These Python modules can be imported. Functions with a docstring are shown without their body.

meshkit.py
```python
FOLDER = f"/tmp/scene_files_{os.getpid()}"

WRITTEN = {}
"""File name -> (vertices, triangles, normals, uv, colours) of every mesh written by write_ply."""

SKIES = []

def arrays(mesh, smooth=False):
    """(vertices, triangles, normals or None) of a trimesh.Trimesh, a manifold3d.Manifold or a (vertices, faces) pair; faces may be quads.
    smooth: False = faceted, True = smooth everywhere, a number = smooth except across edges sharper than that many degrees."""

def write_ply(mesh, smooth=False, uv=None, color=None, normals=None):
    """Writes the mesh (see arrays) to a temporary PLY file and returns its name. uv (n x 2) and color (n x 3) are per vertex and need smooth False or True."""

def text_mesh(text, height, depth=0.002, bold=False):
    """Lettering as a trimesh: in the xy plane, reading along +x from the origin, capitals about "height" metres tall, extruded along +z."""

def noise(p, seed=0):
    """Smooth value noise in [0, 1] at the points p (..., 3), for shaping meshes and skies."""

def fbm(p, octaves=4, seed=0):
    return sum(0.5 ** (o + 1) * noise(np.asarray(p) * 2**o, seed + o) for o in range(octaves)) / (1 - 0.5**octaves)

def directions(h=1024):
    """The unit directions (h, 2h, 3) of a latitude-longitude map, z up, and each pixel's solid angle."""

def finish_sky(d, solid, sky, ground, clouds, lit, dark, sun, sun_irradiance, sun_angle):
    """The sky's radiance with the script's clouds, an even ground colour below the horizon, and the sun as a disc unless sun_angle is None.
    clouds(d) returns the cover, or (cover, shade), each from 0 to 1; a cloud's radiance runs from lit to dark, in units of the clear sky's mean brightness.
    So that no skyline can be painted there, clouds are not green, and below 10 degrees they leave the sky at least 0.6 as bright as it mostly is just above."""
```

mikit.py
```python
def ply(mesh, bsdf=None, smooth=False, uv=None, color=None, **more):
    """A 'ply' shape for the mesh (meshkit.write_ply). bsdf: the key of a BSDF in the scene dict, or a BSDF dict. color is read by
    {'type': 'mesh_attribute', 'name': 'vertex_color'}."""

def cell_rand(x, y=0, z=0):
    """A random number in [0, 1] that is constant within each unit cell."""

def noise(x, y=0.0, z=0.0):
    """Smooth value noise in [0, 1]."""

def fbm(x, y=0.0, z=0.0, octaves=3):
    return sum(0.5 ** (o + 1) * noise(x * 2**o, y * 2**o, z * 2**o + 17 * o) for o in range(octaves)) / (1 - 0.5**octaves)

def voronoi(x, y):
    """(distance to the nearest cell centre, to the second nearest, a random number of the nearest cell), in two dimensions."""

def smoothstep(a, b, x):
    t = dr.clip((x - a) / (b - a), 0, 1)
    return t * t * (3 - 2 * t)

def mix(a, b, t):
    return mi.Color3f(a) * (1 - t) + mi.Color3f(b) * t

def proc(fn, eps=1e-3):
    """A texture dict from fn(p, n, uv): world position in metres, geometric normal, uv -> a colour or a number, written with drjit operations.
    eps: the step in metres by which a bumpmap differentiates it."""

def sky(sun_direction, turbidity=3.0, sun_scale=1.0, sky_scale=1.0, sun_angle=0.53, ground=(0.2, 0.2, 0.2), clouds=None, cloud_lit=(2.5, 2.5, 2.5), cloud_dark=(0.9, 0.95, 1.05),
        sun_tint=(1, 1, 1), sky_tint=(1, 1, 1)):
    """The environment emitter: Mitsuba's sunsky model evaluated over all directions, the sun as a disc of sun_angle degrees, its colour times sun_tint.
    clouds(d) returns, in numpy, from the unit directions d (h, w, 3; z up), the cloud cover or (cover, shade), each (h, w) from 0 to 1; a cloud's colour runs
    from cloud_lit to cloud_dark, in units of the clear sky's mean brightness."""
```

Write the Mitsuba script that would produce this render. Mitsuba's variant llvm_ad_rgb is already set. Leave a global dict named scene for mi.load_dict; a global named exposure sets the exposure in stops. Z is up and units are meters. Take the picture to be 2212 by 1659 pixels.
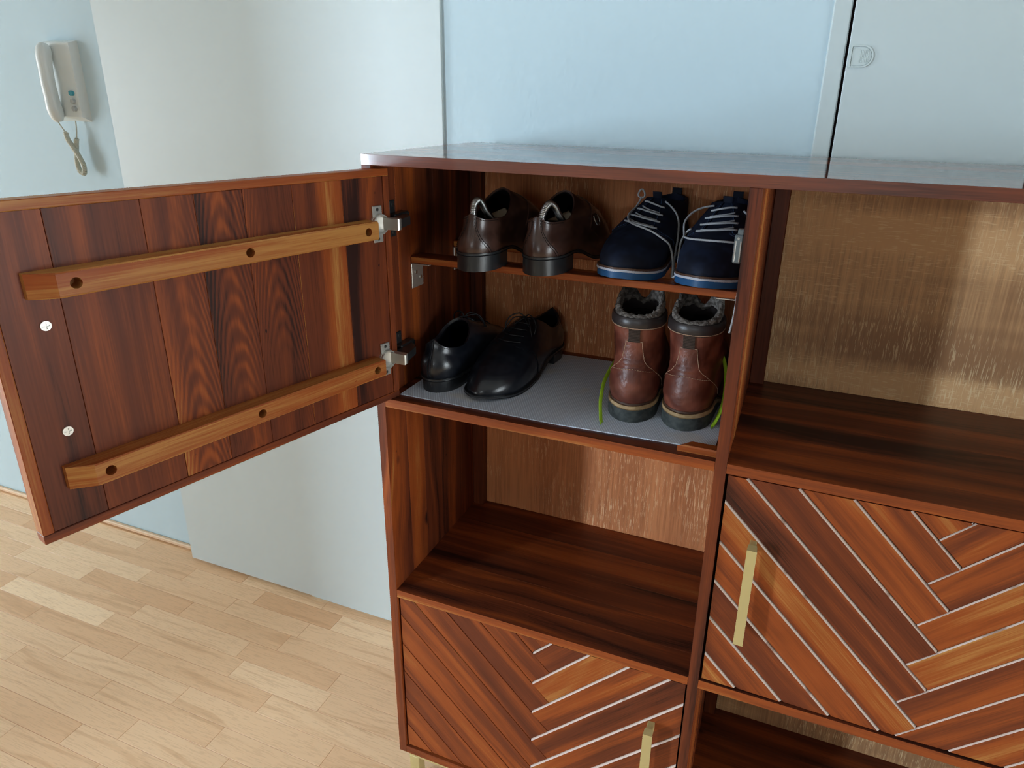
import math
import numpy as np, trimesh, mitsuba as mi, drjit as dr
import manifold3d as m3
from scipy.interpolate import PchipInterpolator
from scipy.ndimage import map_coordinates
from shapely.geometry import Polygon, box as sbox
import mikit, meshkit
from mikit import proc, noise, fbm, cell_rand, smoothstep, mix

scene, labels = {'type': 'scene'}, {}
rng = np.random.default_rng(11)
T = mi.ScalarTransform4f
PI = math.pi

# ------------------------------------------------------------------ camera, light, exposure
CAM = np.array([0.6118, -0.8741, 0.0773])
ROT = np.array([[0.92990, 0.36734, 0.01842], [0.14475, -0.31946, -0.93646], [-0.33811, 0.87348, -0.35024]])   # rows: right, down, forward
_w = np.eye(4)
_w[:3, 0], _w[:3, 1], _w[:3, 2], _w[:3, 3] = -ROT[0], -ROT[1], ROT[2], CAM
scene['camera'] = {'type': 'perspective', 'fov': 2 * math.degrees(math.atan(1106 / 1490.2)), 'fov_axis': 'x', 'near_clip': 0.02, 'far_clip': 60.0,
                   'principal_point_offset_x': (1151.0 - 1106) / 2212 * -1, 'principal_point_offset_y': (773.4 - 829.5) / 1659 * -1, 'to_world': T(_w)}
exposure = 0.2
W1_RAD, W2_RAD, W3_RAD, W4_RAD = (84, 102, 119), (5.0, 5.4, 5.6), (21.5, 23.8, 25.6), (7.8, 8.6, 9.0)      # daylight behind the four windows
FLOOR, CEIL = -1.27, 1.25

# ------------------------------------------------------------------ helpers
def put(key, mesh, bsdf, smooth=False, uv=None, label=None, cat=None, group=None, kind=None, **more):
    base, i = key, 0
    while key in scene:
        i += 1
        key = f'{base}_{i:03d}'
    scene[key] = mikit.ply(mesh, bsdf, smooth=smooth, uv=uv, **more)
    tag(key, label, cat, group, kind)
    return key

def tag(key, label=None, cat=None, group=None, kind=None):
    d = {k: v for k, v in (('label', label), ('category', cat), ('group', group), ('kind', kind)) if v}
    if d:
        labels[key] = d

def bb(x0, x1, y0, y1, z0, z1, b=0.001):
    """A box with chamfered edges."""
    b = min(b, 0.45 * min(x1 - x0, y1 - y0, z1 - z0))
    P = []
    for sx, sy, sz in np.ndindex(2, 2, 2):
        c = np.array([(x0, x1)[sx], (y0, y1)[sy], (z0, z1)[sz]], float)
        s = np.array([1 - 2 * sx, 1 - 2 * sy, 1 - 2 * sz]) * b
        for k in range(3):
            q = c + s
            q[k] = c[k]
            P.append(q)
    return trimesh.convex.convex_hull(np.array(P))

def hull(P):
    return trimesh.convex.convex_hull(np.array(P, float))

def man(mesh):
    mesh.merge_vertices()
    return m3.Manifold(m3.Mesh(np.asarray(mesh.vertices, np.float32), np.asarray(mesh.faces, np.uint32)))

def unman(m):
    q = m.to_mesh()
    return trimesh.Trimesh(q.vert_properties[:, :3], q.tri_verts, process=False)

def cyl(r, a, b, n=24):
    a, b = np.array(a, float), np.array(b, float)
    z = (b - a) / np.linalg.norm(b - a)
    x = np.cross(z, [0, 0, 1] if abs(z[2]) < .9 else [1, 0, 0]); x /= np.linalg.norm(x)
    y = np.cross(z, x)
    t = np.arange(n) * 2 * PI / n
    ring = r * (np.cos(t)[:, None] * x + np.sin(t)[:, None] * y)
    return hull(np.vstack([a + ring, b + ring]))

def tube(P, r, sides=8, closed=False, flat=None, cap=True):
    """A tube along points; r a number or a list; flat=(a, b): a ribbon's half axes."""
    P = np.asarray(P, float)
    n = len(P)
    t = np.gradient(P, axis=0) if not closed else np.roll(P, -1, 0) - np.roll(P, 1, 0)
    t /= np.maximum(np.linalg.norm(t, axis=1, keepdims=True), 1e-12)
    u = np.cross(t[0], [0.3, 0.2, 1.0]); u /= np.linalg.norm(u)
    ax, ay = flat if flat else (1.0, 1.0)
    r = np.broadcast_to(r, n)
    V = []
    a = np.arange(sides) * 2 * PI / sides
    for i in range(n):
        u = u - t[i] * (u @ t[i]); u /= np.linalg.norm(u)
        w = np.cross(t[i], u)
        V.append(P[i] + r[i] * (ax * np.cos(a)[:, None] * u + ay * np.sin(a)[:, None] * w))
    V = np.vstack(V)
    F = []
    m = n if closed else n - 1
    for i in range(m):
        for k in range(sides):
            p, q = i * sides + k, i * sides + (k + 1) % sides
            p2, q2 = ((i + 1) % n) * sides + k, ((i + 1) % n) * sides + (k + 1) % sides
            F += [[p, q, q2], [p, q2, p2]]
    if not closed and cap:
        V = np.vstack([V, P[0], P[-1]])
        for k in range(sides):
            F += [[n * sides, (k + 1) % sides, k], [n * sides + 1, (n - 1) * sides + k, (n - 1) * sides + (k + 1) % sides]]
    return trimesh.Trimesh(V, F, process=False)

def curve(P, n=40):
    """A smooth curve through the points."""
    P = np.asarray(P, float)
    d = np.r_[0, np.cumsum(np.linalg.norm(np.diff(P, axis=0), axis=1))]
    s = np.linspace(0, d[-1], n)
    return np.stack([PchipInterpolator(d, P[:, k])(s) for k in range(3)], 1)

def cat(*ms):
    return trimesh.util.concatenate(list(ms))

def wood(key, mesh, grain, tone, seed=None, bsdf='wood', centre=False, **kw):
    """Writes a flat-shaded wooden piece; uv = along and across the grain, with the tone (0 to 14; 15 pale) and a seed in tens."""
    seed = int(rng.integers(1, 49)) if seed is None else seed
    V, F = np.asarray(mesh.vertices), np.asarray(mesh.faces)
    P = V[F].reshape(-1, 3)
    n = np.cross(V[F[:, 1]] - V[F[:, 0]], V[F[:, 2]] - V[F[:, 0]])
    n /= np.maximum(np.linalg.norm(n, axis=1, keepdims=True), 1e-12)
    g = np.asarray(grain, float); g /= np.linalg.norm(g)
    w = np.cross(n, g)
    end = np.linalg.norm(w, axis=1) < 0.3
    alt = np.cross(g, [0.0, 0.0, 1.0] if abs(g[2]) < .9 else [1.0, 0, 0]); alt /= np.linalg.norm(alt)
    w[end] = alt
    w /= np.linalg.norm(w, axis=1, keepdims=True)
    gu = np.repeat(np.where(end[:, None], np.cross(w, n), g), 3, 0)
    tone = np.broadcast_to(tone(n) if callable(tone) else tone, len(F))
    u = np.einsum('ij,ij->i', P, gu) + 5 + 10 * np.repeat(tone, 3)
    v = np.einsum('ij,ij->i', P, np.repeat(w, 3, 0))
    if centre:
        for q in np.unique(np.round(n, 2), axis=0):
            k = np.repeat(np.all(np.abs(n - q) < .02, 1), 3)
            v[k] -= (v[k].min() + v[k].max()) / 2 if k.any() else 0
    v = v + 5 + 10 * seed
    return put(key, trimesh.Trimesh(P, np.arange(len(P)).reshape(-1, 3), process=False), bsdf, uv=np.stack([u, v], 1), **kw)

# ------------------------------------------------------------------ materials
def palette(t):
    c = mix((0.024, 0.008, 0.006), (0.110, 0.025, 0.010), smoothstep(0.0, 0.35, t))
    c = mix(c, (0.245, 0.054, 0.0120), smoothstep(0.3, 0.68, t))
    return mix(c, (0.375, 0.170, 0.046), smoothstep(0.62, 0.96, t))

def wood_fn(p, n, uv):
    tone = dr.floor(uv.x / 10); u = uv.x - 10 * tone
    sd = dr.floor(uv.y / 10); v = uv.y - 10 * sd
    w = fbm(u * 2.1, v * 7, sd * 3.7)
    streak = fbm(u * 1.6 + 3 * sd, v * 60 + w * 5, sd)
    ring = 0.5 + 0.5 * dr.sin(6.283 * (v * 40 + 7 * w))
    fine = fbm(u * 26, v * 800, sd, octaves=2)
    blot = noise(u * 7 + 5.3 * sd, v * 17, sd + 9.5)
    knot = smoothstep(0.82, 0.94, noise(u * 17 + 2.1 * sd, v * 34, sd + 4.5)) + 0.8 * smoothstep(0.90, 0.96, noise(u * 75, v * 120, sd + 8.5))
    sap = smoothstep(0.60, 0.78, noise(u * 1.4 + 7.7 * sd, v * 24, sd + 2.5))
    fig = smoothstep(49.5, 50.5, sd)
    arch = dr.sin(6.283 * ((u + 130 * dr.square(v - 5)) * 34 + 3.0 * w + 0.5 * fbm(u * 30, v * 90, sd)))
    broad = noise(u * 1.2 + 3.1 * sd, v * 32 + 3 * w, sd + 1.7)
    t = 0.09 + 0.50 * (broad - 0.5) + 0.12 * fig * arch * smoothstep(0.2, 0.55, noise(u * 6, v * 16, sd)) + 0.70 * tone / 14 + 0.20 * sap + (streak - 0.5) * 0.60 + (ring - 0.5) * 0.07 * smoothstep(0.35, 0.7, blot) + (fine - 0.5) * 0.20 + (blot - 0.5) * 0.30 - knot * 0.42
    c = palette(t)
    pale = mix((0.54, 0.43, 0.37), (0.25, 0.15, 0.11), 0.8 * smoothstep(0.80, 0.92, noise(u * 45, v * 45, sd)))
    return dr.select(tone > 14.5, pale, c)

def veneer(ca, cb, cf, bands):
    def fn(p, n, uv):
        s = fbm(p.x * 380, p.z * 14, 3.0)
        fl = smoothstep(0.58, 0.80, fbm(p.x * 800, p.z * 62, 8.0, octaves=2)) * smoothstep(0.25, 0.65, fbm(p.x * 9, p.z * 11, 2.0))
        b = fbm(p.x * 2.4, p.z * 17, 5.0) if bands else fbm(p.x * 17, p.z * 2.2, 5.0)
        c = mix(ca, cb, smoothstep(0.30, 0.70, 0.25 * s + 0.75 * b) if bands else smoothstep(0.25, 0.75, 0.45 * s + 0.55 * b))
        if bands:
            fl = dr.maximum(fl, 0.7 * smoothstep(0.60, 0.82, fbm(p.x * 80, p.z * 800, 1.0, octaves=2)) * smoothstep(0.4, 0.62, b))
        return mix(c, cf, 0.7 * fl)
    return fn

def speck(base, var, f, amt=1.0):
    def fn(p, n, uv):
        return mix(base, var, amt * smoothstep(0.3, 0.75, fbm(p.x * f, p.y * f, p.z * f)))
    return fn

def rough_bump(f, o=3):
    return lambda p, n, uv: fbm(p.x * f, p.y * f, p.z * f, octaves=o)

def mat(key, color, rough=0.5, spec=0.5, bump=None, scale=0.001, eps=5e-4, **kw):
    col = color if isinstance(color, dict) else {'type': 'rgb', 'value': list(color)}
    b = {'type': 'principled', 'base_color': col, 'roughness': rough, 'specular': spec, **kw}
    if bump is not None:
        b = {'type': 'bumpmap', 'arbitrary': proc(bump, eps), 'scale': scale, 'bsdf': b}
    scene[key] = {'type': 'twosided', 'bsdf': b}

def wood_bump(p, n, uv):
    tone = dr.floor(uv.x / 10); u = uv.x - 10 * tone
    v = uv.y - 10 * dr.floor(uv.y / 10)
    return fbm(u * 60, v * 420, 1.0, octaves=2)

mat('wood', proc(wood_fn), 0.38, 0.22)
mat('wood_gloss', proc(wood_fn), 0.08, 1.0, clearcoat=1.0, clearcoat_gloss=0.95)
mat('veneer_warm', proc(veneer((0.41, 0.140, 0.055), (0.63, 0.245, 0.100), (0.84, 0.52, 0.29), False)), 0.55, 0.2)
mat('veneer_brown', proc(veneer((0.34, 0.175, 0.082), (0.66, 0.385, 0.180), (0.82, 0.62, 0.36), True)), 0.5, 0.4)
mat('wall_paint', (0.45, 0.565, 0.615), 0.8, 0.2, bump=rough_bump(260, 2), scale=0.0007)
mat('door_white', (0.49, 0.548, 0.545), 0.38, 0.22)
mat('trim_white', (0.42, 0.485, 0.49), 0.35, 0.5)
mat('ceiling_paint', (0.45, 0.46, 0.46), 0.9, 0.1)
mat('wall_grey', (0.24, 0.24, 0.235), 0.8, 0.2)

def beech_fn(p, n, uv):
    tone = dr.floor(uv.x / 10) / 14; u = uv.x - 10 * dr.floor(uv.x / 10)
    sd = dr.floor(uv.y / 10); v = uv.y - 10 * sd
    w = fbm(u * 3, v * 14, sd)
    s = fbm(u * 4 + sd, v * 90 + 5 * w, sd)
    f = fbm(u * 45, v * 600, sd, octaves=2)
    c = mix((0.69, 0.395, 0.205), (0.93, 0.665, 0.415), tone)
    c = mix(c, (0.55, 0.29, 0.13), 0.42 * smoothstep(0.52, 0.8, s))
    return mix(c, (0.48, 0.28, 0.14), 0.25 * smoothstep(0.5, 0.75, f))
mat('beech', proc(beech_fn), 0.38, 0.45)
mat('baseboard', (0.64, 0.45, 0.29), 0.5, 0.3)

def far_floor(p, n, uv):
    r = dr.floor(p.y / 0.0575)
    k = cell_rand(r, dr.floor(p.x / 0.36 + 7.3 * cell_rand(r, 3)))
    return mix((0.64, 0.39, 0.20), (0.82, 0.58, 0.34), k)
mat('floor_far', proc(far_floor), 0.4, 0.4)
mat('leather_brown', proc(speck((0.036, 0.017, 0.013), (0.062, 0.030, 0.023), 40)), 0.27, 0.6, bump=rough_bump(900, 2), scale=0.00008)
mat('leather_black', proc(speck((0.0045, 0.006, 0.010), (0.010, 0.012, 0.017), 60)), 0.27, 0.6, bump=rough_bump(700, 2), scale=0.00010)
mat('leather_boot', proc(speck((0.075, 0.018, 0.011), (0.175, 0.052, 0.032), 34)), 0.42, 0.45, bump=rough_bump(170, 4), scale=0.0011)
mat('suede_navy', proc(speck((0.0018, 0.0037, 0.0115), (0.0042, 0.0092, 0.026), 60)), 0.75, 0.3, bump=rough_bump(1400, 2), scale=0.0003, sheen=0.25)
mat('lining_navy', (0.006, 0.009, 0.025), 0.7, 0.2)
mat('lining_black', (0.004, 0.005, 0.009), 0.6, 0.3)
mat('lining_brown', (0.010, 0.008, 0.009), 0.7, 0.2)
mat('rubber_black', (0.014, 0.016, 0.019), 0.33, 0.5)
mat('rubber_blue', (0.010, 0.062, 0.16), 0.5, 0.4)
mat('midsole_white', (0.36, 0.39, 0.46), 0.5, 0.4)
mat('welt_brown', (0.06, 0.03, 0.02), 0.5, 0.4)
mat('rand_tan', proc(speck((0.30, 0.20, 0.10), (0.42, 0.29, 0.16), 120)), 0.55, 0.3)
mat('sole_slate', proc(speck((0.028, 0.034, 0.034), (0.055, 0.062, 0.058), 150)), 0.6, 0.3)
mat('lace_grey', (0.34, 0.36, 0.38), 0.8, 0.2)
mat('lace_black', (0.010, 0.012, 0.016), 0.5, 0.4)
mat('lace_green', (0.22, 0.36, 0.015), 0.75, 0.2)
mat('thread', (0.010, 0.006, 0.006), 0.8, 0.2)
mat('thread_tan', (0.34, 0.22, 0.15), 0.8, 0.2)
mat('thread_navy', (0.03, 0.06, 0.13), 0.8, 0.2)
mat('webbing', proc(lambda p, n, uv: mix((0.020, 0.012, 0.009), (0.055, 0.038, 0.030), 0.5 + 0.5 * dr.sin(p.z * 2600))), 0.8, 0.2)
mat('collar_dark', (0.022, 0.017, 0.017), 0.38, 0.5)
mat('fur', proc(speck((0.060, 0.052, 0.046), (0.20, 0.18, 0.165), 210)), 0.95, 0.1, bump=rough_bump(700, 3), scale=0.004)
mat('fur_dark', proc(speck((0.012, 0.011, 0.011), (0.035, 0.032, 0.031), 160)), 0.95, 0.1, bump=rough_bump(600, 3), scale=0.003)
mat('steel', (0.62, 0.64, 0.64), 0.28, 0.5, metallic=1.0)
mat('nickel', (0.60, 0.59, 0.55), 0.36, 0.5, metallic=0.85)
mat('dark_metal', (0.045, 0.047, 0.050), 0.32, 0.5, metallic=0.7)
mat('gold', (0.50, 0.41, 0.185), 0.38, 0.5, metallic=0.35)
mat('tree_plastic', (0.42, 0.36, 0.27), 0.5, 0.4)
mat('shade_black', (0.004, 0.003, 0.003), 0.9, 0.0)  # near-black that stands in for the shade inside gaps
mat('phone_white', (0.58, 0.62, 0.605), 0.4, 0.45)
mat('cord_cream', (0.46, 0.47, 0.39), 0.5, 0.4)
mat('button_blue', (0.05, 0.27, 0.34), 0.4, 0.4)
mat('button_grey', (0.36, 0.38, 0.37), 0.45, 0.4)
mat('latch_white', (0.44, 0.505, 0.50), 0.4, 0.45)
mat('catch_grey', (0.10, 0.12, 0.13), 0.25, 0.6)

def mat_fn(p, n, uv):
    a, b = p.x * 0.86 + p.y * 0.51, -p.x * 0.51 + p.y * 0.86
    k = dr.maximum(dr.sin(a * 1700), 0) * dr.maximum(dr.sin(b * 1700), 0)
    line = smoothstep(0.55, 0.95, dr.sin(a * 1700))
    c = mix((0.42, 0.47, 0.56), (0.72, 0.79, 0.87), dr.maximum(0.75 * line, 0.5 * k))
    dirt = smoothstep(0.60, 0.8, fbm(p.x * 18, p.y * 18, 3.0))
    return mix(c, (0.54, 0.51, 0.46), 0.45 * dirt)
mat('liner', proc(mat_fn), 0.55, 0.4, bump=lambda p, n, uv: dr.sin((p.x * 0.86 + p.y * 0.51) * 1700) * dr.sin((-p.x * 0.51 + p.y * 0.86) * 1700), scale=0.00012, eps=2e-4)

# ------------------------------------------------------------------ the room
XL, XR, YF, YB = -4.6, 4.0, -5.0, 0.4075
put('floor', bb(XL, XR, YF, 0.46, FLOOR - 0.05, FLOOR - 0.0025, 0.0), 'floor_far', kind='structure')
put('ceiling', bb(XL, XR, YF, 0.46, CEIL, CEIL + 0.05, 0.0), 'ceiling_paint', kind='structure')
put('wall_back', bb(-0.55, XR, YB, YB + 0.1, FLOOR, CEIL, 0.0), 'wall_paint', kind='structure')
put('wall_left', bb(XL, -0.55, 0.447, 0.55, FLOOR, CEIL, 0.0), 'wall_paint', kind='structure')
put('baseboard_left', bb(XL, -0.56, 0.434, 0.447, FLOOR, FLOOR + 0.013, 0.003), 'baseboard', kind='structure')
put('wall_partition', bb(XL, -1.93, -2.10, -2.0, FLOOR, CEIL, 0.0), 'wall_grey', kind='structure')

def wall_with_hole(key, axis, at, lo, hi, holes, th=0.1):
    """A wall across `axis` (0: x = at, 1: y = at) from lo to hi with openings (a0, a1, z0, z1)."""
    g = sbox(lo, FLOOR, hi, CEIL)
    for a0, a1, z0, z1 in holes:
        g = g.difference(sbox(a0, z0, a1, z1))
    m = trimesh.creation.extrude_polygon(g, 0.1, engine='earcut')
    v = m.vertices.copy()
    v[:, 2] *= np.sign(th)
    m.vertices = np.stack([at - v[:, 2], v[:, 0], v[:, 1]] if axis == 0 else [v[:, 0], at - v[:, 2], v[:, 1]], 1)
    m.fix_normals()
    put(key, m, 'wall_grey', kind='structure')

def window(num, axis, at, a0, a1, z0, z1, rad, sg=1):
    fr = sbox(a0, z0, a1, z1).difference(sbox(a0 + .03, z0 + .03, a1 - .03, z1 - .03))
    m = trimesh.creation.extrude_polygon(fr, 0.05, engine='earcut')
    def place(v):
        return np.stack([at - sg * (0.02 + v[:, 2]), v[:, 0], v[:, 1]] if axis == 0 else [v[:, 0], at - 0.02 - v[:, 2], v[:, 1]], 1)
    m.vertices = place(m.vertices); m.fix_normals()
    put(f'window_{num}', m, 'trim_white', kind='structure')
    q = place(np.array([[a0 + .03, z0 + .03, .03], [a1 - .03, z0 + .03, .03], [a1 - .03, z1 - .03, .03], [a0 + .03, z1 - .03, .03]]))
    F = np.array([[0, 1, 2], [0, 2, 3]])
    n = np.cross(q[1] - q[0], q[2] - q[0])
    if n[axis] * sg < 0:
        F = F[:, ::-1]
    put(f'window_{num}__pane', trimesh.Trimesh(q, F, process=False), 'trim_white', emitter={'type': 'area', 'radiance': {'type': 'rgb', 'value': list(rad)}})

WIN1, WIN2, WIN3, WIN4 = (-4.00, -3.52, -0.80, 1.20), (0.45, 1.35, -0.15, 0.95), (-1.9, -0.95, -1.15, 0.65), (-1.9, -0.35, -1.1, 0.45)
wall_with_hole('wall_front', 1, YF, XL, XR, [WIN1, WIN2])
wall_with_hole('wall_side', 0, XL, YF, 0.55, [WIN3])
window(1, 1, YF, *WIN1, W1_RAD)
window(2, 1, YF, *WIN2, W2_RAD)
window(3, 0, XL, *WIN3, W3_RAD)
wall_with_hole('wall_right', 0, XR, YF, 0.51, [WIN4], -0.1)
window(4, 0, XR, *WIN4, W4_RAD, -1)

# parquet strips, each a piece of its own where the photograph shows them
row = 0
y = -0.72
while y < 0.40:
    x = -2.15 + rng.uniform(-0.35, 0)
    y1 = min(y + 0.0575, 0.433)
    while x < 1.30:
        ln = rng.choice([0.28, 0.34, 0.40, 0.46]) * rng.uniform(0.9, 1.1)
        t = int(np.clip(rng.normal(7, 2.6), 0, 14))
        if x + ln > -2.2:
            wood('floor__strip', bb(x + .0003, x + ln - .0003, y + .0003, y1 - .0003, FLOOR - .0025, FLOOR, 0.0004), (1, 0, 0), t, bsdf='beech')
        x += ln
    y += 0.0575

# the flat white panel in front of the wall, the flush access flap
put('door_1', bb(-0.992, -0.082, 0.400, 0.4095, FLOOR + 0.009, 1.05, 0.001), 'door_white', kind='structure')
put('trim_1', bb(0.6050, 0.6325, 0.4035, 0.411, -0.60, 0.95, 0.0022), 'trim_white', kind='structure')
tr2 = put('trim_2', bb(0.9165, 0.944, 0.4035, 0.411, -0.60, 0.95, 0.0022), 'trim_white', kind='structure')
put('gap_shade_3', bb(0.6325, 0.9165, 0.4062, 0.4074, -0.60, 0.95, 0.0), 'shade_black', kind='structure')  # black sheet added behind the flap, painting the shade in its gap
put('door_2', bb(0.6362, 0.9130, 0.4015, 0.4095, -0.58, 0.93, 0.0015), 'trim_white', kind='structure')
def dshape(x0, x1, z0, z1, n=16):
    zc, r = (z0 + z1) / 2, (z1 - z0) / 2
    a = np.linspace(-PI / 2, PI / 2, n)
    return Polygon([(x0, z0)] + [(x1 - r + r * math.cos(t), zc + r * math.sin(t)) for t in a] + [(x0, z1)])
def plate(poly, yfront, th):
    m = trimesh.creation.extrude_polygon(poly, th, engine='earcut')
    v = m.vertices.copy()
    m.vertices = np.stack([v[:, 0], yfront + th - v[:, 2], v[:, 1]], 1)
    m.fix_normals()
    return m
D = dshape(0.6395, 0.6735, 0.134, 0.1665)
put('door_2__latch', plate(D.difference(D.buffer(-0.0022)), 0.3985, 0.0035), 'latch_white')
put('door_2__latch__plate', plate(D.buffer(-0.0030), 0.4002, 0.0015), 'latch_white')
put('door_2__latch__ribs', cat(*[bb(x, x + .0009, .3995, .4004, .141, .1595, .0002) for x in np.arange(.654, .667, .0022)]), 'latch_white')

# intercom handset on the left wall
ic = 'intercom_phone'
tag(ic, 'white wall intercom phone with a coiled cord hanging from its handset', 'intercom')
xa, xb, za, zb_ = -1.226, -1.120, 0.004, 0.194
body = hull([(x, y, z) for x, y in ((xa, .447), (xb, .447)) for z in (za, zb_)] + [(x, y, z) for x, y in ((xa + .006, .420), (xb - .008, .428)) for z in (za + .012, zb_ - .006)])
put(ic + '__base', body, 'phone_white')
hs = np.array([(-1.190, .401, z) for z in np.linspace(0.004, 0.186, 20)])
hr = np.interp(np.linspace(0, 1, 20), [0, .06, .14, .3, .7, .88, .95, 1], [.009, .0155, .018, .016, .016, .018, .0155, .009])
hs[:, 1] += np.interp(np.linspace(0, 1, 20), [0, .2, .5, .8, 1], [.008, .002, 0, .002, .008])
put(ic + '__handset', tube(hs, hr, 16, flat=(1.0, 1.0)), 'phone_white', smooth=50)
for k, (z, b) in enumerate(((.072, 'button_blue'), (.053, 'button_grey'), (.035, 'button_grey'))):
    put(ic + '__button', cyl(.0062, (-1.1445, .4200, z), (-1.1445, .432, z), 20), b, label=('round blue button', 'upper grey button', 'lower grey button')[k])
def coil(path, R, r, turns, n):
    P = curve(path, n)
    t = np.gradient(P, axis=0); t /= np.linalg.norm(t, axis=1, keepdims=True)
    u = np.cross(t, [0, 1.0, 0.15]); u /= np.linalg.norm(u, axis=1, keepdims=True)
    w = np.cross(t, u)
    a = np.linspace(0, turns * 2 * PI, n)
    return tube(P + R * (np.cos(a)[:, None] * u + np.sin(a)[:, None] * w), r, 6)
cp = [(-1.187, .418, -.022), (-1.186, .418, -.034), (-1.176, .420, -.056), (-1.160, .422, -.083), (-1.153, .424, -.108), (-1.158, .424, -.124), (-1.170, .424, -.120), (-1.177, .425, -.098), (-1.174, .428, -.065), (-1.168, .430, -.038)]
put(ic + '__cord', cat(coil(cp, .0042, .0022, 62, 1000), tube(curve([(-1.190, .405, .006), (-1.189, .410, -.006), (-1.187, .418, -.022)], 12), .0016, 6), tube(curve([(-1.168, .430, -.038), (-1.166, .434, -.012), (-1.167, .436, .006)], 12), .0016, 6)), 'cord_cream', smooth=True, label='cream coiled cord')

# ------------------------------------------------------------------ the cabinet
cab = 'shoe_cabinet'
tag(cab, 'dark wooden shoe cabinet with herringbone doors, one door standing open', 'cabinet')
TH, XD0, XD1, XE, DEP, DB = 0.0155, 0.5452, 0.5607, 1.106, 0.369, 0.337
Z1T, Z1B, Z2T, Z2B, ZB, ZBT, ZS = -0.3835, -0.3985, -0.7655, -0.7815, -1.167, -1.1508, -0.0152

def boards(key, x0, x1, y0, y1, z0, z1, axis, cuts, tones, grain, bsdf='wood', eps=0.0, b=0.00015):
    """A solid panel of edge-glued boards, split along an axis at the cuts."""
    lim = [[x0, x1], [y0, y1], [z0, z1]]
    e = [lim[axis][0], *cuts, lim[axis][1]]
    for k in range(len(e) - 1):
        l = [list(q) for q in lim]
        l[axis] = [e[k] + (eps if k else 0), e[k + 1] - (eps if k < len(e) - 2 else 0)]
        wood(key, bb(*l[0], *l[1], *l[2], b), grain, tones[k % len(tones)], bsdf=bsdf)

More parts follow.
